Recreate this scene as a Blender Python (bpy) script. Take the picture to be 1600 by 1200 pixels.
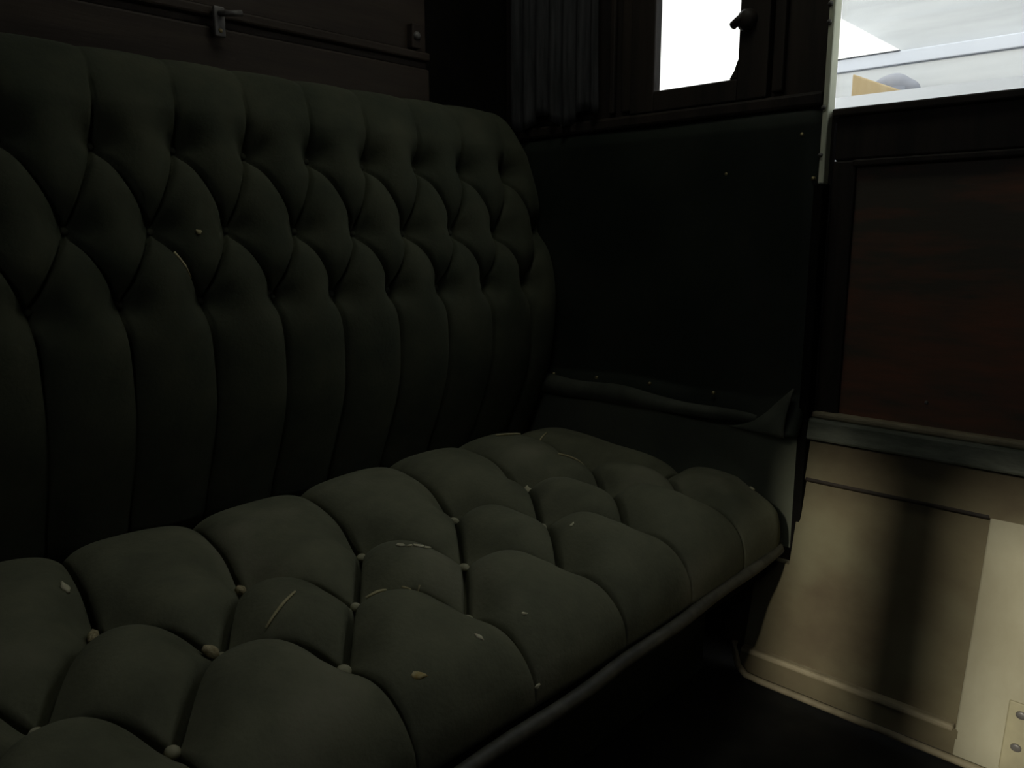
import bpy, bmesh, math, random
import numpy as np
from mathutils import Vector
from mathutils.bvhtree import BVHTree

scn = bpy.context.scene
for o in list(bpy.data.objects):
    bpy.data.objects.remove(o)
C = scn.collection
random.seed(7)

# ------------------------------------------------------------------ camera
# +X runs along the bench to the outer side of the carriage, +Y to the wall behind the bench, camera at the origin
FPX = 1238.0
PITCH = math.atan(225.0 / FPX)
YAW = math.atan(1200.0 / (FPX * math.cos(PITCH) + 225 * math.sin(PITCH)))
cd = bpy.data.cameras.new('camera')
cd.sensor_width = 36.0
cd.lens = 36.0 * FPX / 1600.0
cd.clip_start = 0.02
cam = bpy.data.objects.new('camera', cd)
C.objects.link(cam)
fwd = Vector((math.cos(YAW) * math.cos(PITCH), math.sin(YAW) * math.cos(PITCH), -math.sin(PITCH)))
cam.rotation_euler = fwd.to_track_quat('-Z', 'Y').to_euler()
scn.camera = cam

# ------------------------------------------------------------------ sky, sun, exposure
w = bpy.data.worlds.new('overcast_sky')
scn.world = w
w.use_nodes = True
bg = w.node_tree.nodes['Background']
bg.inputs[0].default_value = (0.93, 0.97, 1.0, 1)
bg.inputs[1].default_value = 2.2
SUN_ELEV = 26
SUN_TURN = math.radians(5.5)
sd = bpy.data.lights.new('sun', 'SUN')
sd.energy = 2.65
sd.angle = math.radians(3.4)
sd.color = (1.0, 0.94, 0.78)
sun = bpy.data.objects.new('sun', sd)
C.objects.link(sun)
e = math.radians(SUN_ELEV)
sun.rotation_euler = Vector((math.cos(e) * math.cos(SUN_TURN), math.cos(e) * math.sin(SUN_TURN), -math.sin(e))).to_track_quat('-Z', 'Y').to_euler()
sun.location = (-6, .3, 4)
rl = bpy.data.lights.new('seat_fill_light', 'AREA')      # added fill lamp under the closed ceiling, brightens the seat
rl.shape = 'RECTANGLE'
rl.size, rl.size_y = .44, .30
rl.energy = 1.8
rl.color = (.97, 1.0, .86)
rlo = bpy.data.objects.new('seat_fill_light', rl)
C.objects.link(rlo)
rlo.location = (.95, .80, 1.272)
scn.view_settings.view_transform = 'Standard'
scn.view_settings.look = 'None'
scn.view_settings.gamma = 1
scn.view_settings.use_curve_mapping = False
scn.view_settings.exposure = 0.0

# ------------------------------------------------------------------ sizes (metres)
XW = 1.47        # inner face of the outer side
XL = -1.12       # inner face of the opposite side
YB = 1.42        # wall behind the bench
YF = -0.80       # wall opposite
ZF = -0.85       # floor
ZC = 1.28        # ceiling

def xin(z):
    """inner face of the outer side: upright above the waist, turning under below it"""
    if z > -0.33:
        return XW
    return XW - 0.11 * min(1.2, ((-0.33 - z) / 0.5)) ** 1.15

# ------------------------------------------------------------------ materials
def mat(name, a, b, rough=0.7, scale=6, stretch=(1, 1, 1), bump=0.0, bump_scale=60, sheen=0.0, metal=0.0, spec=0.3,
        lo=0.35, hi=0.65, dust=None, dust_scale=9, dust_lo=0.55, dust_hi=0.75):
    m = bpy.data.materials.new(name)
    m.use_nodes = True
    nt = m.node_tree
    N, L = nt.nodes, nt.links
    p = N['Principled BSDF']
    tc = N.new('ShaderNodeTexCoord')
    mp = N.new('ShaderNodeMapping')
    mp.inputs['Scale'].default_value = stretch
    L.new(tc.outputs['Object'], mp.inputs[0])
    n = N.new('ShaderNodeTexNoise')
    n.inputs['Scale'].default_value = scale
    n.inputs['Detail'].default_value = 6
    n.inputs['Roughness'].default_value = 0.6
    L.new(mp.outputs[0], n.inputs['Vector'])
    r = N.new('ShaderNodeValToRGB')
    r.color_ramp.elements[0].position = lo
    r.color_ramp.elements[1].position = hi
    r.color_ramp.elements[0].color = (*a, 1)
    r.color_ramp.elements[1].color = (*b, 1)
    L.new(n.outputs['Fac'], r.inputs[0])
    col = r.outputs[0]
    if dust:
        n2 = N.new('ShaderNodeTexNoise')
        n2.inputs['Scale'].default_value = dust_scale
        n2.inputs['Detail'].default_value = 8
        L.new(tc.outputs['Object'], n2.inputs['Vector'])
        mr = N.new('ShaderNodeMapRange')
        mr.inputs[1].default_value = dust_lo
        mr.inputs[2].default_value = dust_hi
        L.new(n2.outputs['Fac'], mr.inputs[0])
        mx = N.new('ShaderNodeMix')
        mx.data_type = 'RGBA'
        L.new(mr.outputs[0], mx.inputs[0])
        L.new(col, mx.inputs[6])
        mx.inputs[7].default_value = (*dust, 1)
        col = mx.outputs[2]
    L.new(col, p.inputs['Base Color'])
    p.inputs['Roughness'].default_value = rough
    p.inputs['Metallic'].default_value = metal
    p.inputs['Specular IOR Level'].default_value = spec
    if sheen:
        p.inputs['Sheen Weight'].default_value = sheen
        p.inputs['Sheen Roughness'].default_value = 0.5
        p.inputs['Sheen Tint'].default_value = (0.6, 0.65, 0.5, 1)
    if bump:
        nb = N.new('ShaderNodeTexNoise')
        nb.inputs['Scale'].default_value = bump_scale
        nb.inputs['Detail'].default_value = 4
        L.new(mp.outputs[0], nb.inputs['Vector'])
        bp = N.new('ShaderNodeBump')
        bp.inputs['Strength'].default_value = bump
        bp.inputs['Distance'].default_value = 0.004
        L.new(nb.outputs['Fac'], bp.inputs['Height'])
        L.new(bp.outputs[0], p.inputs['Normal'])
    return m

M = {}
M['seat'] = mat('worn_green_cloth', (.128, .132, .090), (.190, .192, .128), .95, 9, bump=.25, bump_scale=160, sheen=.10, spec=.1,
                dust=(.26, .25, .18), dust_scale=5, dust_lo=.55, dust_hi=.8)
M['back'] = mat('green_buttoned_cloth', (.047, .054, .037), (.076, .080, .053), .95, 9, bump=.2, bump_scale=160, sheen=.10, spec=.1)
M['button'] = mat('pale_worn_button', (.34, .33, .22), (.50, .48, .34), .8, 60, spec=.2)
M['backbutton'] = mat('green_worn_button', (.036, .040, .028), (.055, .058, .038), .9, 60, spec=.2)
M['piping'] = mat('dusty_piping', (.036, .036, .028), (.085, .082, .062), .6, 30, spec=.5)
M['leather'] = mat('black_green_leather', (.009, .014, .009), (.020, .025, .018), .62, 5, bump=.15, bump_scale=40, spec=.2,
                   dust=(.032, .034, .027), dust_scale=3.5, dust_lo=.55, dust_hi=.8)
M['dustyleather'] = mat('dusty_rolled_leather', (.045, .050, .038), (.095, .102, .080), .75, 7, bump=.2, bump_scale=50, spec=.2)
M['panelcloth'] = mat('grey_green_cloth', (.11, .122, .092), (.15, .162, .12), .9, 5, bump=.1, bump_scale=120, spec=.15)
M['wood'] = mat('dark_stained_wood', (.016, .013, .011), (.034, .026, .020), .6, 4, (6, 6, .6), bump=.15, bump_scale=30, spec=.2)
M['backwood'] = mat('dark_brown_wood', (.028, .019, .014), (.050, .036, .026), .65, 4, (.6, 6, 6), bump=.15, bump_scale=30, spec=.3)
M['redwood'] = mat('red_brown_panel_wood', (.072, .060, .046), (.185, .075, .044), .6, 3.0, (1, 1.2, 7), bump=.1, bump_scale=20, spec=.3, lo=.42, hi=.68)
M['dustwood'] = mat('dusty_brown_wood', (.082, .062, .036), (.142, .122, .070), .7, 3, (1, 1, 1.5), bump=.08, bump_scale=40, spec=.25,
                    dust=(.170, .160, .098), dust_scale=4, dust_lo=.45, dust_hi=.7)
M['palestile'] = mat('pale_stile_wood', (.25, .228, .155), (.34, .322, .235), .7, 5, (1, 1, .6), bump=.08, bump_scale=40, spec=.25)  # stile wood, paler than the lower panel
M['strap'] = mat('grey_green_rail_leather', (.075, .085, .065), (.13, .14, .11), .6, 8, (1, 2, 8), bump=.15, bump_scale=40, spec=.35)
M['bead'] = mat('worn_bead_wood', (.20, .17, .11), (.30, .26, .17), .6, 20, spec=.3)
M['jamb'] = mat('pale_green_painted_strip', (.55, .57, .42), (.74, .75, .58), .5, 14, (1, 1, .3), spec=.4)
M['brass'] = mat('dull_brass', (.30, .24, .12), (.42, .35, .18), .45, 30, metal=.7, spec=.5)
M['steel'] = mat('grey_metal', (.10, .095, .09), (.18, .17, .16), .5, 30, metal=.3, spec=.5)
M['plate'] = mat('tarnished_yellow_plate', (.24, .22, .14), (.33, .30, .19), .6, 12, metal=.1, spec=.4)
M['floor'] = mat('black_floor_covering', (.008, .008, .007), (.018, .017, .014), .85, 8, spec=.15)
M['curtain'] = mat('grey_blind_cloth', (.030, .030, .031), (.060, .060, .062), .9, 12, (8, 8, .6), spec=.1)
M['dark'] = mat('black_recess', (.006, .006, .005), (.010, .009, .008), .9, 8, spec=.05)
M['flake'] = mat('pale_flake', (.62, .58, .40), (.80, .76, .56), .8, 50, spec=.2)
M['straw'] = mat('dry_straw', (.42, .37, .20), (.62, .55, .33), .7, 50, spec=.3)
M['tuft'] = mat('tan_stuffing', (.30, .25, .14), (.62, .54, .34), .95, 140, spec=.05, bump=.6, bump_scale=300)
M['orangeflake'] = mat('ochre_flake', (.50, .36, .12), (.62, .55, .32), .8, 80, spec=.2)
M['whiteboard'] = mat('white_painted_boards', (.40, .42, .45), (.46, .48, .51), .8, 4, (1, .5, 6), spec=.2)
M['brightwhite'] = mat('fresh_white_paint', (.80, .81, .82), (.84, .85, .86), .8, 3, spec=.2)
M['palewhite'] = mat('cool_white_paint', (.44, .47, .54), (.48, .51, .58), .8, 3, spec=.2)
M['ochre'] = mat('ochre_timber', (.46, .34, .18), (.54, .42, .25), .8, 5, (1, 4, 1), spec=.2)
M['sack'] = mat('grey_sheet', (.24, .25, .29), (.32, .33, .37), .85, 9, spec=.2)
M['ground'] = mat('pale_gravel', (.35, .34, .32), (.5, .49, .46), .95, 20, spec=.1)

gm = bpy.data.materials.new('window_glass')
gm.use_nodes = True
nt = gm.node_tree
nt.nodes.clear()
out = nt.nodes.new('ShaderNodeOutputMaterial')
tr = nt.nodes.new('ShaderNodeBsdfTransparent')
tr.inputs[0].default_value = (.96, .97, .96, 1)
gl = nt.nodes.new('ShaderNodeBsdfGlossy')
gl.inputs['Roughness'].default_value = .05
mx = nt.nodes.new('ShaderNodeMixShader')
mx.inputs[0].default_value = .05
nt.links.new(tr.outputs[0], mx.inputs[1])
nt.links.new(gl.outputs[0], mx.inputs[2])
nt.links.new(mx.outputs[0], out.inputs[0])
M['glass'] = gm

# ------------------------------------------------------------------ helpers
def link_mesh(name, me, m, parent=None, smooth=False):
    o = bpy.data.objects.new(name, me)
    C.objects.link(o)
    if m:
        me.materials.append(m)
    if parent:
        o.parent = parent
    if smooth:
        for p in me.polygons:
            p.use_smooth = True
    return o

def from_bm(name, bm, m, parent=None, smooth=False, bevel=0.0):
    bmesh.ops.recalc_face_normals(bm, faces=bm.faces)
    me = bpy.data.meshes.new(name)
    bm.to_mesh(me)
    bm.free()
    o = link_mesh(name, me, m, parent, smooth)
    if bevel:
        b = o.modifiers.new('bevel', 'BEVEL')
        b.width = bevel
        b.segments = 2
        b.limit_method = 'ANGLE'
    return o

def add_box(bm, x0, x1, y0, y1, z0, z1):
    v = [bm.verts.new(p) for p in ((x0, y0, z0), (x1, y0, z0), (x1, y1, z0), (x0, y1, z0), (x0, y0, z1), (x1, y0, z1), (x1, y1, z1), (x0, y1, z1))]
    for f in ((0, 3, 2, 1), (4, 5, 6, 7), (0, 1, 5, 4), (1, 2, 6, 5), (2, 3, 7, 6), (3, 0, 4, 7)):
        bm.faces.new([v[i] for i in f])

def box(name, x0, x1, y0, y1, z0, z1, m, parent=None, bevel=0.0):
    bm = bmesh.new()
    add_box(bm, x0, x1, y0, y1, z0, z1)
    return from_bm(name, bm, m, parent, bevel=bevel)

def add_side(bm, y0, y1, z0, z1, d0, d1, nz=None, ylow=None):
    """a slab on the outer side following its turn-under: d0..d1 measured inward (towards -X) from the inner face.
    ylow: other y1 at the bottom (a slanted left edge)"""
    nz = nz or max(1, int(abs(z1 - z0) / .04))
    rings = []
    for i in range(nz + 1):
        z = z0 + (z1 - z0) * i / nz
        X = xin(z)
        yy = y1 if ylow is None else ylow + (y1 - ylow) * i / nz
        rings.append([bm.verts.new(p) for p in ((X - d0, y0, z), (X - d0, yy, z), (X - d1, yy, z), (X - d1, y0, z))])
    for a, b in zip(rings, rings[1:]):
        for k in range(4):
            j = (k + 1) % 4
            bm.faces.new((a[k], a[j], b[j], b[k]))
    bm.faces.new(rings[0][::-1])
    bm.faces.new(rings[-1])

def side(name, y0, y1, z0, z1, d0, d1, m, parent=None, bevel=0.0, **k):
    bm = bmesh.new()
    add_side(bm, y0, y1, z0, z1, d0, d1, **k)
    return from_bm(name, bm, m, parent, bevel=bevel)

def tube(name, pts, r, m, parent=None, seg=10, squash=1.0):
    pts = [Vector(p) for p in pts]
    bm = bmesh.new()
    rings = []
    n = len(pts)
    for i, p in enumerate(pts):
        t = (pts[min(i + 1, n - 1)] - pts[max(i - 1, 0)]).normalized()
        up = Vector((0, 0, 1)) if abs(t.z) < .9 else Vector((0, 1, 0))
        u = t.cross(up).normalized()
        v = u.cross(t).normalized()
        rr = r(i / (n - 1)) if callable(r) else r
        rings.append([bm.verts.new(p + u * rr * math.cos(2 * math.pi * k / seg) + v * rr * squash * math.sin(2 * math.pi * k / seg)) for k in range(seg)])
    for a, b in zip(rings, rings[1:]):
        for k in range(seg):
            bm.faces.new((a[k], a[(k + 1) % seg], b[(k + 1) % seg], b[k]))
    bm.faces.new(rings[0][::-1])
    bm.faces.new(rings[-1])
    return from_bm(name, bm, m, parent, smooth=True)

def dome(name, c, nrm, r, h, m, parent=None):
    """a small round-headed stud or button"""
    nrm = Vector(nrm).normalized()
    u = nrm.orthogonal().normalized()
    v = nrm.cross(u)
    c = Vector(c)
    bm = bmesh.new()
    prof = [(1.0, -.35), (1.0, 0), (.92, .45), (.65, .82), (.3, .97)]
    rings = [[bm.verts.new(c + (u * math.cos(2 * math.pi * k / 12) + v * math.sin(2 * math.pi * k / 12)) * r * a + nrm * h * b) for k in range(12)] for a, b in prof]
    for a, b in zip(rings, rings[1:]):
        for k in range(12):
            bm.faces.new((a[k], a[(k + 1) % 12], b[(k + 1) % 12], b[k]))
    bm.faces.new(rings[0][::-1])
    top = bm.verts.new(c + nrm * h)
    for k in range(12):
        bm.faces.new((rings[-1][k], rings[-1][(k + 1) % 12], top))
    return from_bm(name, bm, m, parent, smooth=True)

def thing(name, label, cat, loc=(0, 0, 0), group=None):
    o = bpy.data.objects.new(name, None)
    o.empty_display_size = .1
    C.objects.link(o)
    o.location = loc
    o['label'] = label
    o['category'] = cat
    if group:
        o['group'] = group
    return o

def tag(o, label, cat, group=None):
    o['label'] = label
    o['category'] = cat
    if group:
        o['group'] = group
    return o

def struct(o, label=None, cat=None):
    o['kind'] = 'structure'
    if label:
        o['label'] = label
        o['category'] = cat
    return o

def keep(parent, loc):
    """parts are written in scene coordinates: shift them so that they stay put under an Empty at loc"""
    for ch in parent.children:
        ch.matrix_parent_inverse.identity()
        ch.location = ch.location - Vector(loc)

# ------------------------------------------------------------------ the carriage shell
struct(box('floor', XL - .1, XW + .1, YF - .1, YB + .1, ZF - .06, ZF, M['floor']), 'black floor of the carriage compartment', 'floor')
struct(box('ceiling', XL - .16, XW + .16, YF - .1, YB + .1, ZC, ZC + .06, M['wood']), 'dark wooden ceiling of the compartment', 'ceiling')
bm = bmesh.new()
for a in ((.69, .73, .61, .99), (1.17, 1.21, .61, .99), (.73, 1.17, .61, .65), (.73, 1.17, .95, .99)):
    add_box(bm, a[0], a[1], a[2], a[3], ZC - .025, ZC)
struct(from_bm('trim_5', bm, M['wood'], bevel=.004), 'added wooden frame round the fill lamp', 'trim')  # invented ceiling frame that goes with the added fill lamp
struct(box('wall_front', XL - .1, XW + .1, YF - .06, YF, ZF, ZC, M['wood']), 'dark partition facing the bench', 'wall')

bm = bmesh.new()
add_box(bm, XL - .1, XW + .1, YB, YB + .06, ZF, ZC)
wb = struct(from_bm('wall_back', bm, M['dark']), 'dark wooden partition behind the buttoned backrest', 'wall')
bm = bmesh.new()
add_box(bm, XL, 1.205, YB - .020, YB, .10, .368)
add_box(bm, XL, 1.205, YB - .012, YB, .368, .384)
add_box(bm, XL, 1.205, YB - .024, YB, .384, .402)
add_box(bm, XL, 1.205, YB - .010, YB, .402, ZC)
from_bm('back_panelling', bm, M['backwood'], wb, bevel=.004)

# opposite side (behind the camera), openings shaped for the sun on the door
bm = bmesh.new()
P0, P1 = .055, .250        # added unseen pillar, casts the dark band on the door
W0, W1 = -.36, .352        # far edges of the two lights
S0, S1 = .33, .87          # sill and head
add_box(bm, XL - .07, XL, YF, YB, ZF, S0)
add_box(bm, XL - .07, XL, YF, YB, S1, ZC)
add_box(bm, XL - .07, XL, W1, YB, S0, S1)
add_box(bm, XL - .07, XL, P0, P1, S0, S1)
add_box(bm, XL - .07, XL, YF, W0, S0, S1)
struct(from_bm('wall_left', bm, M['wood']), 'opposite wooden side of the compartment with an added pillar and openings shaped for the sun', 'wall')

# outer side: pieces round the quarter light and the door light
DY1 = .606        # door edge beside the jamb
bm = bmesh.new()
add_box(bm, XW, XW + .07, .727, YB, ZF, .303)         # below the quarter light and behind the bench
add_box(bm, XW, XW + .07, 1.034, YB, .303, ZC)      # left of the quarter light
add_box(bm, XW, XW + .07, .645, .750, .303, ZC)
add_box(bm, XW, XW + .010, .618, .645, .303, ZC)    # post between quarter light and door
add_box(bm, XW, XW + .07, .645, .727, ZF, .303)
add_box(bm, XW, XW + .010, .618, .645, ZF, .303)
add_box(bm, XW, XW + .07, .750, 1.034, .80, ZC)
add_box(bm, XW, XW + .07, YF, .645, .80, ZC)       # over the door
add_side(bm, YF, -.10, ZF, .80, -.07, 0)
wr = struct(from_bm('wall_right', bm, M['wood']), 'dark wooden outer side of the compartment', 'wall')
# mouldings on the upper wall
bm = bmesh.new()
add_box(bm, XW - .016, XW, 1.035, 1.065, .27, ZC)
add_box(bm, XW - .012, XW, 1.085, 1.10, .27, ZC)
add_box(bm, XW - .014, XW, .70, .722, .27, ZC)
struct(from_bm('trim_1', bm, M['wood'], bevel=.004), 'upright dark mouldings beside the small window', 'trim')
struct(box('trim_2', XW - .022, XW, .62, 1.40, .236, .262, M['wood'], bevel=.006), 'dark ledge moulding running under the small window', 'trim')

# quarter light
q = struct(bpy.data.objects.new('window_1', None), 'small bright side window above the leather end panel', 'window')
C.objects.link(q)
q.location = (XW, .885, .303)
bm = bmesh.new()
add_box(bm, XW - .022, XW + .004, .727, .788, .262, .86)
add_box(bm, XW - .022, XW + .004, .977, 1.036, .262, .86)
add_box(bm, XW - .022, XW + .004, .788, .977, .262, .303)
add_box(bm, XW - .022, XW + .004, .788, .977, .79, .86)
# the worn, chamfered lower corner
v = [bm.verts.new(p) for p in ((XW - .022, .788, .303), (XW - .022, .806, .303), (XW - .022, .796, .318), (XW - .022, .788, .340),
                               (XW + .004, .788, .303), (XW + .004, .806, .303), (XW + .004, .796, .318), (XW + .004, .788, .340))]
bm.faces.new(v[:4]); bm.faces.new(v[4:][::-1])
for i in range(4):
    j = (i + 1) % 4
    bm.faces.new((v[i], v[j], v[4 + j], v[4 + i]))
from_bm('window_frame', bm, M['wood'], q, bevel=.003)
box('window_pane', XW - .010, XW - .007, .786, .979, .301, .792, M['glass'], q)
lt = dome('window_catch', (XW - .022, .772, .405), (-1, 0, 0), .021, .016, M['wood'], q)
tube('catch_arm', [(XW - .030, .775, .412), (XW - .034, .787, .402), (XW - .030, .797, .398)], .008, M['wood'], lt)
keep(q, q.location)

# ------------------------------------------------------------------ the door
d = struct(bpy.data.objects.new('door_1', None), 'wooden carriage door with a large window and dusty lower panel', 'door')
C.objects.link(d)
d.location = (XW, .25, ZF)
SILL = .229
bm = bmesh.new()
add_side(bm, .560, DY1 - .004, -.33, .14, -.05, 0)      # hinge stile, upper
add_side(bm, -.10, -.02, -.33, .86, -.05, 0)
add_side(bm, -.02, .600, .14, SILL - .012, -.05, 0)      # rail under the window
add_side(bm, -.02, .560, .78, .86, -.05, 0)
from_bm('door_frame', bm, M['wood'], d, bevel=.004)
side('window_sill', -.02, .604, SILL - .014, SILL, -.05, .012, M['wood'], d, bevel=.003)
box('window_pane', XW + .006, XW + .009, -.02, .606, SILL - .005, .80, M['glass'], d)
up = side('upper_panel', -.02, .565, -.325, .14, -.03, -.008, M['redwood'], d)
bm = bmesh.new()
add_side(bm, -.02, .565, .128, .140, -.010, .006)
from_bm('upper_moulding', bm, M['wood'], d, bevel=.003)
dome('panel_nail', (XW + .008, .411, -.279), (-1, 0, 0), .0035, .003, M['steel'], d)
side('rail_bead', -.10, .604, -.332, -.320, -.01, .014, M['bead'], d, bevel=.004)
side('waist_rail', -.10, .610, -.372, -.332, -.01, .022, M['strap'], d, bevel=.005)
LY = .675
side('lower_rail', -.10, .612, -.452, -.372, -.03, .0, M['dustwood'], d)
bm = bmesh.new()
add_side(bm, .290, .604, -.455, -.447, -.028, .001)
from_bm('groove_strip', bm, M['wood'], d, bevel=.003)  # dark strip stands in for the dark groove above the lower panel
bm = bmesh.new()
add_side(bm, .285, .612, -.62, -.448, -.03, -.010)
add_side(bm, .285, LY, -.80, -.62, -.03, -.010)
from_bm('lower_panel', bm, M['dustwood'], d)
bm = bmesh.new()
add_side(bm, .292, LY, -.803, -.792, -.02, .004)
from_bm('panel_bead', bm, M['bead'], d, bevel=.004)
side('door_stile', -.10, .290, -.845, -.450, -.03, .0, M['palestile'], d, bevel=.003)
side('bottom_rail', .285, LY, -.838, -.798, -.03, .0, M['dustwood'], d)
xb = xin(-.838)
tube('bottom_lip', [(xin(-.80) - .004, LY + .012, -.785), (xin(-.81) - .006, LY + .008, -.806), (xb - .008, LY - .004, -.826), (xb - .010, LY - .022, -.838)]
     + [(xb - .010, LY - .05 - i * .06, -.840) for i in range(13)], .0065, M['bead'], d)
kp = side('kick_plate', .05, .222, -.83, -.722, -.0, .004, M['plate'], d, bevel=.002)
for (yy, zz) in ((.203, -.79), (.203, -.74), (.08, -.79)):
    dome('plate_screw', (xin(zz) - .004, yy, zz), (-1, 0, -.2), .008, .003, M['steel'], kp)
keep(d, d.location)

# jamb strip between post and door
j = struct(bpy.data.objects.new('trim_3', None), 'narrow pale strip with studs on the edge of the door post', 'trim')
C.objects.link(j)
j.location = (XW, .613, 0)
box('jamb_strip', XW - .020, XW + .010, .608, .619, .10, .86, M['jamb'], j, bevel=.003)
for zz in (.405, .375, .232, .150):
    dome('jamb_stud', (XW - .020, .6165, zz), (-1, 0, 0), .0045, .004, M['steel'], j)
keep(j, j.location)
struct(box('trim_6', XW, XW + .012, .603, .646, -.40, .2285, M['wood']), 'dark wooden edge of the door post below the window', 'trim')
struct(box('trim_4', XW - .030, XW + .01, .604, .622, -.60, .10, M['dark'], bevel=.003), 'black lower strip of the door post', 'trim')

# ------------------------------------------------------------------ buttoned upholstery
def spline(pts, n):
    pts = np.array(pts, float)
    k = np.r_[0, np.cumsum(np.hypot(*np.diff(pts, axis=0).T))]
    m = np.zeros_like(pts)
    m[1:-1] = (pts[2:] - pts[:-2]) / (k[2:] - k[:-2])[:, None]
    m[0] = (pts[1] - pts[0]) / (k[1] - k[0])
    m[-1] = (pts[-1] - pts[-2]) / (k[-1] - k[-2])
    t = np.linspace(0, k[-1], n)
    i = np.clip(np.searchsorted(k, t, side='right') - 1, 0, len(k) - 2)
    h = (k[i + 1] - k[i])
    u = ((t - k[i]) / h)[:, None]
    h = h[:, None]
    return (2 * u**3 - 3 * u**2 + 1) * pts[i] + (u**3 - 2 * u**2 + u) * h * m[i] + (-2 * u**3 + 3 * u**2) * pts[i + 1] + (u**3 - u**2) * h * m[i + 1]

def seg_dist(x, s, a, b):
    ax, as_ = a
    dx, ds = b[0] - ax, b[1] - as_
    t = np.clip(((x - ax) * dx + (s - as_) * ds) / (dx * dx + ds * ds), 0, 1)
    return np.hypot(x - ax - t * dx, s - as_ - t * ds)

def tufted(prof, xs, segs, buttons, H, L, He, Lb, groove, gw, sink, fade, sign=1, flat=None):
    """prof: (n,2) curve in (Y,Z); returns grid of points and a sampler. Displacement goes along the curve's left-hand normal."""
    d_ = np.gradient(prof, axis=0)
    tn = d_ / np.hypot(*d_.T)[:, None]
    nr = np.stack([-tn[:, 1], tn[:, 0]], 1) * sign
    s = np.r_[0, np.cumsum(np.hypot(*np.diff(prof, axis=0).T))]
    X, S = np.meshgrid(xs, s, indexing='ij')
    pil = np.ones_like(X)
    dmin = np.full_like(X, 9.0)
    for a, b in segs:
        lo, hi = min(a[0], b[0]) - .3, max(a[0], b[0]) + .3
        i0, i1 = np.searchsorted(xs, lo), np.searchsorted(xs, hi)
        if i1 <= i0:
            continue
        dd = seg_dist(X[i0:i1], S[i0:i1], a, b)
        pil[i0:i1] *= 1 - np.exp(-dd / L)
        dmin[i0:i1] = np.minimum(dmin[i0:i1], dd)
    but = np.ones_like(X)
    near = np.ones_like(X)
    for (bx, bs) in buttons:
        i0, i1 = np.searchsorted(xs, bx - .3), np.searchsorted(xs, bx + .3)
        if i1 <= i0:
            continue
        dd = np.hypot(X[i0:i1] - bx, S[i0:i1] - bs)
        but[i0:i1] *= 1 - np.exp(-(dd / Lb) ** 2)
        near[i0:i1] *= 1 - np.exp(-(dd / .014) ** 2)
    if flat is not None:
        kf = flat(X, S)
        pil = pil + (1 - pil) * kf
        but = but + (1 - but) * kf
        dmin = dmin + .006 * kf
    disp = (H * pil + He * but - groove * np.exp(-(dmin / gw) ** 2) * (.15 + .85 * near) - sink * (1 - but) ** 3) * fade(X, S, s[-1])
    P = np.empty(X.shape + (3,))
    P[..., 0] = X
    P[..., 1] = prof[None, :, 0] + nr[None, :, 0] * disp
    P[..., 2] = prof[None, :, 1] + nr[None, :, 1] * disp
    return P, s

def grid_mesh(name, P, m, parent=None, flip=False):
    nx, ns = P.shape[:2]
    idx = np.arange(nx * ns).reshape(nx, ns)
    q_ = np.stack([idx[:-1, :-1], idx[1:, :-1], idx[1:, 1:], idx[:-1, 1:]], -1).reshape(-1, 4)
    if flip:
        q_ = q_[:, ::-1]
    me = bpy.data.meshes.new(name)
    me.from_pydata(P.reshape(-1, 3).tolist(), [], q_.tolist())
    me.update()
    return link_mesh(name, me, m, parent, smooth=True)

def fine_xs(x0, xm, x1, coarse, fine):
    return np.r_[np.arange(x0, xm, coarse), np.arange(xm, x1, fine), x1]

rnd = np.random.RandomState(3)
def jit(a=.004):
    return float(rnd.uniform(-a, a))

# ---- seat cushion
SEAT_X0, SEAT_X1 = -1.08, 1.448
def lat(u):
    """lattice position along the bench; the buttons close up a little at the outer end"""
    return u if u < .9 else .9 + (u - .9) * .91
# profile runs from the piping at the front up over the nose to the rear
seat_prof = spline([(.634, -.606), (.636, -.585), (.648, -.558), (.676, -.530), (.722, -.513), (.79, -.503), (.90, -.500), (1.01, -.498),
                    (1.12, -.489), (1.19, -.492), (1.238, -.520), (1.254, -.60)][::-1], 520)
sl = np.r_[0, np.cumsum(np.hypot(*np.diff(seat_prof, axis=0).T))]
def s_of_y(y):
    k = np.argsort(seat_prof[104:434, 0])
    return float(np.interp(y, seat_prof[104:434, 0][k], sl[104:434][k]))
ROWS = (s_of_y(1.010), s_of_y(.870), s_of_y(.745))        # rear, middle, front
seat_btn, segs = [], []
rear = {k: (lat(.11 + .2 * k) + jit(), ROWS[0] + jit()) for k in range(-6, 7)}
midr = {k: (lat(.2 * k) + jit(), ROWS[1] + jit()) for k in range(-5, 8)}
fron = {k: (lat(.09 + .2 * k) + jit(), ROWS[2] + jit()) for k in range(-6, 7)}
for k in range(-6, 7):
    segs.append((rear[k], (rear[k][0] + .035, 0)))
    segs.append((fron[k], (fron[k][0] + .01, sl[-1])))
    for kk in (k, k + 1):
        if kk in midr:
            segs.append((rear[k], midr[kk]))
            segs.append((midr[kk], fron[k]))
segs.append((midr[7], (SEAT_X1 + .02, ROWS[1] + .02)))
seat_btn = list(rear.values()) + list(midr.values()) + list(fron.values())
xs = fine_xs(SEAT_X0, .0, SEAT_X1, .008, .0018)
def seat_fade(X, S, smax):
    f = np.clip((smax - S) / .15, 0, 1) ** .75
    g = np.clip(S / .05, 0, 1) ** .6
    return f * g
def seat_flat(X, S):
    f = np.clip((S - ROWS[2] - .02) / .13, 0, 1)
    r = np.clip((ROWS[0] - .04 - S) / .16, 0, 1)
    return 1.0 * .74 * f * f * (3 - 2 * f) + .35 * r
P, _ = tufted(seat_prof, xs, segs, seat_btn, .040, .021, .020, .050, .050, .0034, .004, seat_fade, -1, seat_flat)
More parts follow.
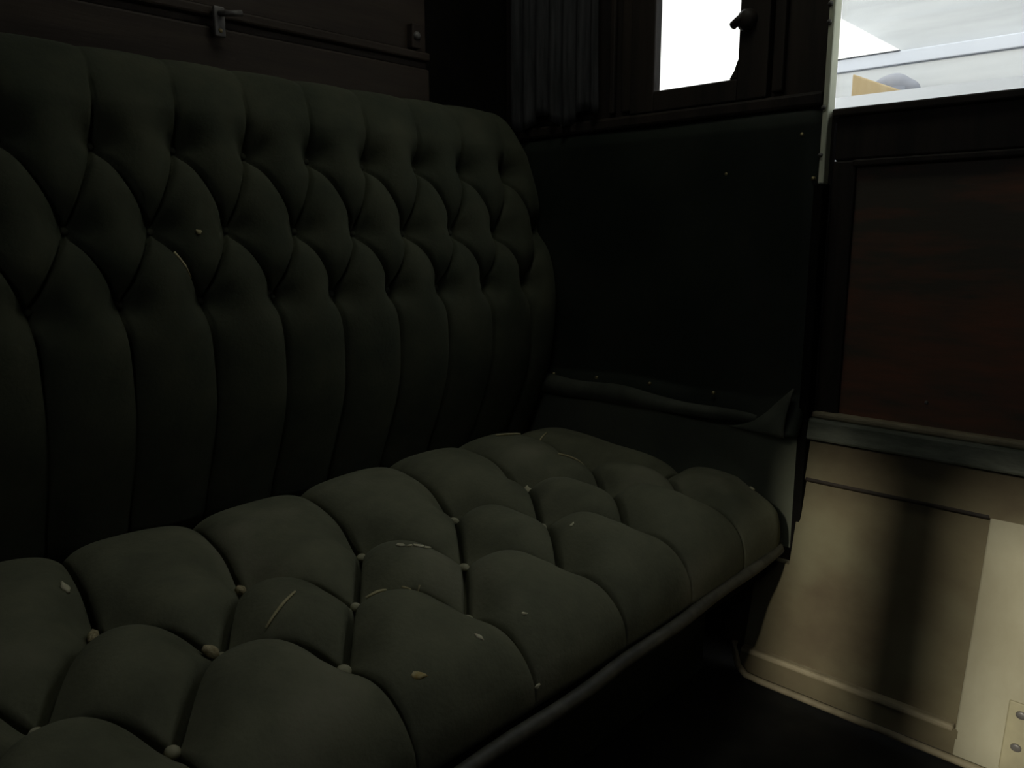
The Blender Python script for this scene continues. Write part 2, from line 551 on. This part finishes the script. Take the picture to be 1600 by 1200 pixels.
P[..., 2] -= .022 * np.clip((P[..., 0] - 1.22) / .15, 0, 1) * np.clip((P[..., 2] + .53) / .06, 0, 1)
R_END = .070
t = np.clip((P[..., 0] - (SEAT_X1 - R_END)) / R_END, 0, 1)
drop = R_END * (1 - np.sqrt(np.clip(1 - t * t, 0, 1)))
up_w = np.clip((P[..., 2] + .602) / .10, 0, 1)
P[..., 2] -= drop * up_w
frontness = np.clip((.80 - P[..., 1]) / .20, 0, 1)
P[..., 1] += 1.0 * drop * frontness
# the outer end is fuller and stands a little higher
lift = .019 * np.clip((P[..., 0] - .8) / .5, 0, 1) * np.clip((P[..., 2] + .602) / .06, 0, 1)
P[..., 2] += lift
# soft sagging waves
P[..., 2] += .004 * np.sin(P[..., 0] * 9 + P[..., 1] * 5) * up_w
sc = thing('seat_cushion', 'long deep-buttoned seat cushion in worn dark olive cloth', 'cushion', (.2, .95, -.60))
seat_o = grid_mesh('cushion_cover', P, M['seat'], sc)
seat_bvh = BVHTree.FromPolygons([tuple(v.co) for v in seat_o.data.vertices], [tuple(p.vertices) for p in seat_o.data.polygons])
def on_seat(x, y):
    hit = seat_bvh.ray_cast(Vector((x, y, .2)), Vector((0, 0, -1)))
    return (hit[0], hit[1] if hit[1].z > 0 else -hit[1]) if hit[0] else (Vector((x, y, -.45)), Vector((0, 0, 1)))
def near_grid(P, xs, s, bx, bs):
    i = min(range(len(xs)), key=lambda k: abs(xs[k] - bx))
    jx = min(range(len(s)), key=lambda k: abs(s[k] - bs))
    return P[i, jx]
for (bx, bs) in seat_btn:
    c = near_grid(P, xs, sl, bx, bs)
    big = 0.0085 + jit(.0015)
    dome('tuft_button', (c[0], c[1], c[2] + .007), (jit(.2), jit(.2) - .1, 1), big, .0065, M['button'], sc)
# piping along the front edge
pp = []
for i in range(60):
    x = SEAT_X0 + (1.40 - SEAT_X0) * i / 59
    zz = -.606 + .020 * min(1, max(0, (x - .8) / .6))
    pp.append((x, .606 + .02 * max(0, (x - .5)) + .002 * math.sin(x * 23), zz))
pp += [(1.425, .640, -.586), (1.440, .670, -.588), (1.448, .72, -.592)]
tube('cushion_piping', pp, .0105, M['piping'], sc, squash=1.0)
keep(sc, sc.location)

# bench box under the cushion
sb = thing('bench_base', 'dark box base under the buttoned seat cushion', 'bench', (.2, 1.0, ZF))
box('seat_board', XL + .02, 1.425, .655, 1.38, -.655, -.618, M['dark'], sb, bevel=.005)
box('riser', XL + .02, 1.33, .735, .76, ZF, -.645, M['leather'], sb, bevel=.004)
keep(sb, sb.location)

# ---- backrest
back_prof = spline([(1.345, -.50), (1.322, -.43), (1.285, -.35), (1.258, -.28), (1.243, -.19), (1.243, -.097), (1.272, .017), (1.310, .140),
                    (1.338, .215), (1.358, .258), (1.380, .276), (1.393, .272), (1.398, .24)], 260)
bl = np.r_[0, np.cumsum(np.hypot(*np.diff(back_prof, axis=0).T))]
def s_of_z(z):
    return float(np.interp(z, back_prof[:205, 1], bl[:205]))
R3, R2, R1 = s_of_z(-.097), s_of_z(.017), s_of_z(.145)
p_ = .1255
r2 = {k: (.4005 + p_ * k + jit(.003), R2 + jit(.003)) for k in range(-11, 9)}
r1 = {k: (.4590 + p_ * k + jit(.003), R1 + jit(.003)) for k in range(-11, 8)}
r3 = {k: (.4590 + p_ * k + jit(.003), R3 + jit(.003)) for k in range(-11, 8)}
segs = []
for k in r1:
    segs.append((r1[k], (r1[k][0] + .012, bl[-1])))
    segs.append((r3[k], (r3[k][0] + .004, 0)))
    for kk in (k, k + 1):
        segs.append((r1[k], r2[kk]))
        segs.append((r2[kk], r3[k]))
back_btn = list(r1.values()) + list(r2.values()) + list(r3.values())
BX1 = 1.440
xb_ = fine_xs(-1.05, .1, BX1, .008, .003)
def back_fade(X, S, smax):
    return np.clip((smax - S) / .15, 0, 1) ** .7 * np.clip(S / .05, 0, 1) ** .5
def back_flat(X, S):
    u_ = np.clip((S - R1 - .015) / .10, 0, 1)
    l_ = np.clip((R3 - .015 - S) / .14, 0, 1)
    return .72 * u_ + .45 * l_
PB, _ = tufted(back_prof, xb_, segs, back_btn, .030, .020, .018, .036, .013, .0032, .012, back_fade, 1, back_flat)
t = np.clip((PB[..., 0] - (BX1 - .09)) / .09, 0, 1)
drop = .09 * (1 - np.sqrt(np.clip(1 - t * t, 0, 1)))
PB[..., 1] += drop * .6
PB[..., 1] = np.minimum(PB[..., 1], np.maximum(1.396, PB[..., 1] - drop * .6))
PB[..., 2] -= drop * .9 * np.clip((PB[..., 2] - .10) / .2, 0, 1)
PB[..., 1] = np.minimum(PB[..., 1], 1.3985)
bc = thing('back_cushion', 'diamond-buttoned dark green backrest along the partition', 'backrest', (.2, 1.30, -.50))
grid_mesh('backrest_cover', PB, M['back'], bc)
for (bx, bs) in back_btn:
    c = near_grid(PB, xb_, bl, bx, bs)
    dome('tuft_button', (c[0], c[1] - .001, c[2]), (0, -1, .25), .0065, .004, M['backbutton'], bc)
keep(bc, bc.location)

# ------------------------------------------------------------------ padded leather end panel
ep = thing('end_panel', 'black-green leather panel on the outer side between backrest and door post', 'panel', (XW, .9, -.4))
ny, nz = 120, 130
G = np.empty((ny, nz, 3))
for i in range(ny):
    for k in range(nz):
        y = .612 + (1.40 - .612) * i / (ny - 1)
        vv = k / (nz - 1)
        zb = -.368 - .004 * math.sin(y * 17) + (.004 if y > .75 else .0)
        z = zb + (.234 - zb) * vv
        ed = min(1, (y - .612) / .03) ** .5 * min(1, (.236 - z) / .03 + .0) ** .5 if z < .236 else 0
        x = XW - .006 - .016 * max(0, ed)
        # rolled lower border, sagging outward
        low = max(0.0, 1 - (z - zb) / .062)
        roll = math.sin(math.pi * min(1, max(0, (z - zb) / .062))) ** .8 if z - zb < .062 else 0
        x -= .016 * roll * min(1, max(.25, (y - .70) / .2)) + .012 * (low ** 2)
        # worn corner lifted off beside the door
        cx = max(0.0, 1 - math.hypot((y - .620) / .115, (z + .365) / .075))
        x -= .032 * cx
        x -= .003 * math.sin(y * 31 + z * 9) * roll + .0015 * math.sin(y * 13 + z * 21)
        G[i, k] = (x, y, z)
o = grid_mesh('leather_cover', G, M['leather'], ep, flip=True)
so = o.modifiers.new('thickness', 'SOLIDIFY')
so.thickness = .004
so.offset = 0
rp = []
for i in range(40):
    y = .70 + (1.36 - .70) * i / 39
    rp.append((XW - .040 - .003 * math.sin(y * 23), y, -.338 - .010 * (1.36 - y) / .66 + .002 * math.sin(y * 19 + 1)))
tube('lower_roll', rp, lambda u: .022 + .0015 * math.sin(u * 17) - .014 * max(0, .5 - u) / .5, M['dustyleather'], ep, seg=14)
# the worn corner, curled away from the wall
bm = bmesh.new()
fl = []
for i in range(13):
    row = []
    for k in range(13):
        u_, v_ = i / 12, k / 12
        y = .632 + .125 * u_ * (1 - .25 * v_)
        z = -.368 + (.082 * (1 - u_) ** 1.2 + .010) * v_
        x = XW - .066 + .030 * v_ ** 1.5 + .022 * u_ ** 2 - .006 * math.sin(v_ * 3.1)
        row.append(bm.verts.new((x, y, z)))
    fl.append(row)
for i in range(12):
    for k in range(12):
        bm.faces.new((fl[i][k], fl[i + 1][k], fl[i + 1][k + 1], fl[i][k + 1]))
fo = from_bm('corner_flap', bm, M['dustyleather'], ep, smooth=True)
so = fo.modifiers.new('thickness', 'SOLIDIFY')
so.thickness = .004
box('lower_cloth', XW - .014, XW - .001, .612, 1.36, -.60, -.345, M['panelcloth'], ep)
bm = bmesh.new()
add_box(bm, XW - .024, XW - .001, .606, .618, -.60, -.36)
from_bm('edge_welt', bm, M['leather'], ep, bevel=.003)
for (yy, zz) in ((.652, .1885), (.626, .1095), (.80, .127), (1.23, -.318), (1.10, -.312), (.955, -.308), (.80, -.308)):
    dome('upholstery_tack', (XW - .022 - (.012 if zz < 0 else 0), yy, zz), (-1, 0, 0), .0042, .004, M['brass'], ep)
keep(ep, ep.location)

# ------------------------------------------------------------------ blind beside the small window
nyc, nzc = 160, 40
G = np.empty((nyc, nzc, 3))
for i in range(nyc):
    y = 1.115 + (1.375 - 1.115) * i / (nyc - 1)
    ph = (i / (nyc - 1)) * math.pi * 2 * 6.5
    for k in range(nzc):
        v_ = k / (nzc - 1)
        z = .268 + .016 * math.sin(ph * .31) * (1 - v_) + (1.20 - .268) * v_
        G[i, k] = (XW - .026 - .010 * math.sin(ph + .4 * math.sin(v_ * 3)) * (1 - .3 * v_), y + .004 * math.sin(v_ * 7), z)
cu = thing('window_curtain', 'grey pleated curtain hanging left of the small window', 'curtain', (XW - .03, 1.24, .27))
o = grid_mesh('curtain_cloth', G, M['curtain'], cu)
so = o.modifiers.new('thickness', 'SOLIDIFY')
so.thickness = .003
tube('curtain_rod', [(XW - .03, 1.08, 1.205), (XW - .03, 1.40, 1.205)], .008, M['brass'], cu)
keep(cu, cu.location)

# ------------------------------------------------------------------ bracket and clip on the partition
wbk = thing('wall_bracket', 'small grey metal bracket on the partition above the backrest', 'bracket', (.715, YB - .03, .375))
box('back_plate', .704, .724, YB - .036, YB - .028, .350, .400, M['steel'], wbk, bevel=.002)
tube('bracket_arm', [(.714, YB - .034, .388), (.722, YB - .055, .386), (.744, YB - .058, .390)], .005, M['steel'], wbk)
dome('bracket_screw', (.714, YB - .036, .360), (0, -1, 0), .004, .002, M['brass'], wbk)
keep(wbk, wbk.location)
cl = thing('wall_clip', 'small brown fitting at the far end of the partition panelling', 'bracket', (1.165, YB - .02, .43))
box('back_plate', 1.152, 1.176, YB - .028, YB - .008, .405, .455, M['backwood'], cl, bevel=.003)
dome('clip_knob', (1.164, YB - .028, .430), (0, -1, 0), .009, .008, M['steel'], cl)
keep(cl, cl.location)

# ------------------------------------------------------------------ crumbs, flakes and straws lying about
def flake(name, x, y, r, m, label, cat, group, seed, flat=.35):
    rr = random.Random(seed)
    c, n = on_seat(x, y)
    bm = bmesh.new()
    bmesh.ops.create_icosphere(bm, subdivisions=2, radius=1)
    ang = rr.uniform(0, 6.28)
    ca, sa = math.cos(ang), math.sin(ang)
    kx, ky = rr.uniform(.9, 1.7), rr.uniform(.5, .9)
    for v in bm.verts:
        k = 1 + .35 * math.sin(v.co.x * 4.1 + seed) * math.cos(v.co.y * 3.7 + seed * 2)
        px, py, pz = v.co.x * kx * k * r, v.co.y * ky * k * r, v.co.z * flat * r
        v.co = (px * ca - py * sa, px * sa + py * ca, pz)
    o = from_bm(name, bm, m, None, smooth=True)
    o.location = c + n * (flat * r * (1.1 if flat > .5 else .6))
    o.rotation_euler = n.to_track_quat('Z', 'Y').to_euler()
    return tag(o, label, cat, group)

def straw(name, x, y, ln, ang, m, label, cat, group, bend=.15):
    pts = []
    for i in range(9):
        t_ = i / 8 - .5
        px = x + math.cos(ang) * ln * t_ - math.sin(ang) * ln * bend * (t_ * t_ - .1)
        py = y + math.sin(ang) * ln * t_ + math.cos(ang) * ln * bend * (t_ * t_ - .1)
        c, n = on_seat(px, py)
        pts.append(c + n * .0024)
    o = tube(name, pts, lambda u: .0022 * (1 - .5 * abs(u - .5)), m, seg=6)
    return tag(o, label, cat, group)

GR = 'crumbs and flakes on the seat cushion'
FL = [  # x, y, radius, material, label
    (.697, .896, .0050, 'flake', 'pale crumb at the left end of the row of four crumbs on the seat'),
    (.706, .884, .0040, 'flake', 'second pale crumb from the left in the row of four on the seat'),
    (.716, .877, .0050, 'flake', 'third pale crumb from the left in the row of four on the seat'),
    (.727, .868, .0042, 'flake', 'pale crumb at the right end of the row of four crumbs on the seat'),
    (.483, .596, .0068, 'orangeflake', 'ochre and cream flake on the rounded front of the seat, largest one there'),
    (.585, .610, .0042, 'flake', 'single pale flake on the front puff right of the ochre flake'),
    (.728, .671, .0032, 'flake', 'tiny pale speck high on the puff right of centre of the seat'),
    (.703, .625, .0032, 'flake', 'tiny pale speck low on the puff right of centre of the seat'),
    (1.103, 1.009, .0065, 'flake', 'pale flake on the flat rear part of the seat below the straws'),
    (1.395, .685, .0060, 'flake', 'pale fluff on the crest of the outer front corner of the seat'),
    (.955, .775, .0030, 'flake', 'tiny pale speck beside the small squares near the outer end of the seat'),
    (.296, 1.080, .0062, 'flake', 'pale flake in the crease at the far left rear of the seat'),
]
for i, (x, y, r, m, lb) in enumerate(FL):
    flake('crumb' if 'crumb' in lb else 'flake', x, y, r * 1.2, M[m], lb, 'crumb' if 'crumb' in lb else 'flake', GR, i + 3)
# tufts of stuffing that have worked out round three buttons
for i, (k, x, y, lb) in enumerate((('r', *rear[1][:1], 1.003, 'tan tuft of stuffing in the leftmost dimple of the seat'),
                                   ('r', *rear[2][:1], 1.000, 'tan tuft of stuffing beside the dimple at the end of the second long crease'),
                                   ('m', *midr[2][:1], .868, 'tan tuft of stuffing in the dimple left of the smallest seat diamond'))):
    for q_ in range(1):
        flake('stuffing_tuft', x - .016, y + .004, .0125, M['tuft'], lb, 'stuffing', 'tufts of stuffing in the seat dimples', 40 + i, .6)
GS = 'bits of straw on the seat'
ST = [
    (1.262, 1.235, .060, -.5, 'pale straw bit at the far rear of the seat, leftmost of the three there'),
    (1.300, 1.150, .050, .1, 'short straw bit at the far rear of the seat, rightmost of the three there'),
    (1.205, 1.160, .055, -.55, 'thin dark straw bit at the far rear of the seat between the other two'),
    (1.215, .985, .065, -.75, 'pale straw bit beside the small squares at the outer end of the seat'),
    (.591, .812, .034, .1, 'short yellow straw bit on the small diamond in the middle of the seat'),
    (.640, .800, .040, .25, 'faint long straw bit on the small diamond in the middle of the seat'),
    (.470, .845, .055, .35, 'faint straw lying across the diamond left of the middle of the seat'),
]
for x, y, ln, a, lb in ST:
    straw('straw_bit', x, y, ln, a, M['straw'], lb, 'straw', GS)

# bits caught in the backrest
back_bvh = None
bo = next(o for o in bc.children if o.name.startswith('backrest_cover'))
back_bvh = BVHTree.FromPolygons([tuple(v) for v in PB.reshape(-1, 3)], [tuple(p.vertices) for p in bo.data.polygons])
def on_back(x, z):
    h = back_bvh.ray_cast(Vector((x, .3, z)), Vector((0, 1, 0)))
    n = h[1] if h[1].y < 0 else -h[1]
    return h[0], n
def back_flake(x, z, r, m, lb, seed):
    c, n = on_back(x, z)
    bm = bmesh.new()
    bmesh.ops.create_icosphere(bm, subdivisions=2, radius=1)
    for v in bm.verts:
        k = 1 + .3 * math.sin(v.co.x * 4 + seed) * math.cos(v.co.y * 3 + seed)
        v.co = (v.co.x * r * k, v.co.y * r * .8 * k, v.co.z * r * .4)
    o = from_bm('flake', bm, m, smooth=True)
    o.location = c + n * r * .25
    o.rotation_euler = n.to_track_quat('Z', 'Y').to_euler()
    tag(o, lb, 'flake')
back_flake(.579, .012, .0052, M['straw'], 'yellowish flake stuck on a diamond of the backrest', 4)
pts = []
for i in range(9):
    c, n = on_back(.540 + .024 * i / 8, -.020 - .040 * i / 8)
    pts.append(c + n * .0018)
tag(tube('straw_bit', pts, lambda u: .0022, M['straw'], seg=6), 'pale straw bit caught on the crease of a backrest diamond', 'straw')

# ------------------------------------------------------------------ outside, beyond the two windows
struct(box('ground', -9, 9, -9, 9, ZF - .62, ZF - .55, M['ground']), 'pale ground beside the carriage', 'ground')
XO = 3.30
ex = thing('boarded_building', 'white boarded building wall outside the door window', 'building', (XO, .5, ZF - .55))
bm = bmesh.new()
z = .70
while z < 2.05:
    v = [bm.verts.new(p) for p in ((XO + .02, -5, z), (XO + .02, 6, z), (XO + .004, 6, z + .118), (XO + .004, -5, z + .118),
                                   (XO + .06, -5, z), (XO + .06, 6, z), (XO + .06, 6, z + .118), (XO + .06, -5, z + .118))]
    for f in ((0, 1, 2, 3), (4, 7, 6, 5), (0, 4, 5, 1), (1, 5, 6, 2), (2, 6, 7, 3), (3, 7, 4, 0)):
        bm.faces.new([v[i] for i in f])
    z += .12
from_bm('board_cladding', bm, M['whiteboard'], ex)
box('lower_wall', XO, XO + .06, -5, 6, ZF - .55, .652, M['whiteboard'], ex)
box('ledge', XO - .012, XO + .06, -5, 6, .652, .700, M['palewhite'], ex, bevel=.004)
box('white_corner_panel', XO - .022, XO + .02, 1.36, 5.5, .702, 2.15, M['brightwhite'], ex)
box('white_lower_panel', XO - .022, XO, 1.36, 5.5, ZF - .3, .7019, M['brightwhite'], ex)
bm = bmesh.new()
f_ = [bm.verts.new((XO - .022, y, z)) for (y, z) in ((1.40, .702), (1.12, .702), (1.40, .885))]
b_ = [bm.verts.new((XO + .02, y, z)) for (y, z) in ((1.40, .702), (1.12, .702), (1.40, .885))]
bm.faces.new(f_); bm.faces.new(b_[::-1])
for i in range(3):
    bm.faces.new((f_[i], f_[(i + 1) % 3], b_[(i + 1) % 3], b_[i]))
from_bm('white_gusset', bm, M['brightwhite'], ex)
box('low_parapet', XO - .42, XO - .34, -5, 6, ZF - .55, .488, M['brightwhite'], ex)
keep(ex, ex.location)

bm = bmesh.new()
pts = ((1.195, -.9), (1.195, .592), (.985, .498), (.985, -.9))
f_ = [bm.verts.new((XO - .26, y, z)) for y, z in pts]
b_ = [bm.verts.new((XO - .18, y, z)) for y, z in pts]
bm.faces.new(f_); bm.faces.new(b_[::-1])
for i in range(4):
    bm.faces.new((f_[i], f_[(i + 1) % 4], b_[(i + 1) % 4], b_[i]))
bm.verts.ensure_lookup_table()
for v in bm.verts:
    if v.co.z < 0:
        v.co.z = ZF - .55
tag(from_bm('timber_board', bm, M['ochre'], bevel=.005), 'ochre timber with a sloping top outside the door window', 'timber')

bm = bmesh.new()
bmesh.ops.create_icosphere(bm, subdivisions=4, radius=1)
for v in bm.verts:
    k = 1 + .05 * math.sin(v.co.y * 5 + v.co.z * 2)
    y, z = v.co.y, v.co.z
    v.co = (XO - .11 + v.co.x * .030, 1.095 + y * .085 * k, .545 + z * .055 * k + .01 * y)
bot = min(v.co.z for v in bm.verts)
add_box(bm, XO - .14, XO - .08, 1.05, 1.20, ZF - .55, .55)
tag(from_bm('covered_post', bm, M['sack'], smooth=True), 'grey covered post behind the ochre timber outside the door window', 'post')
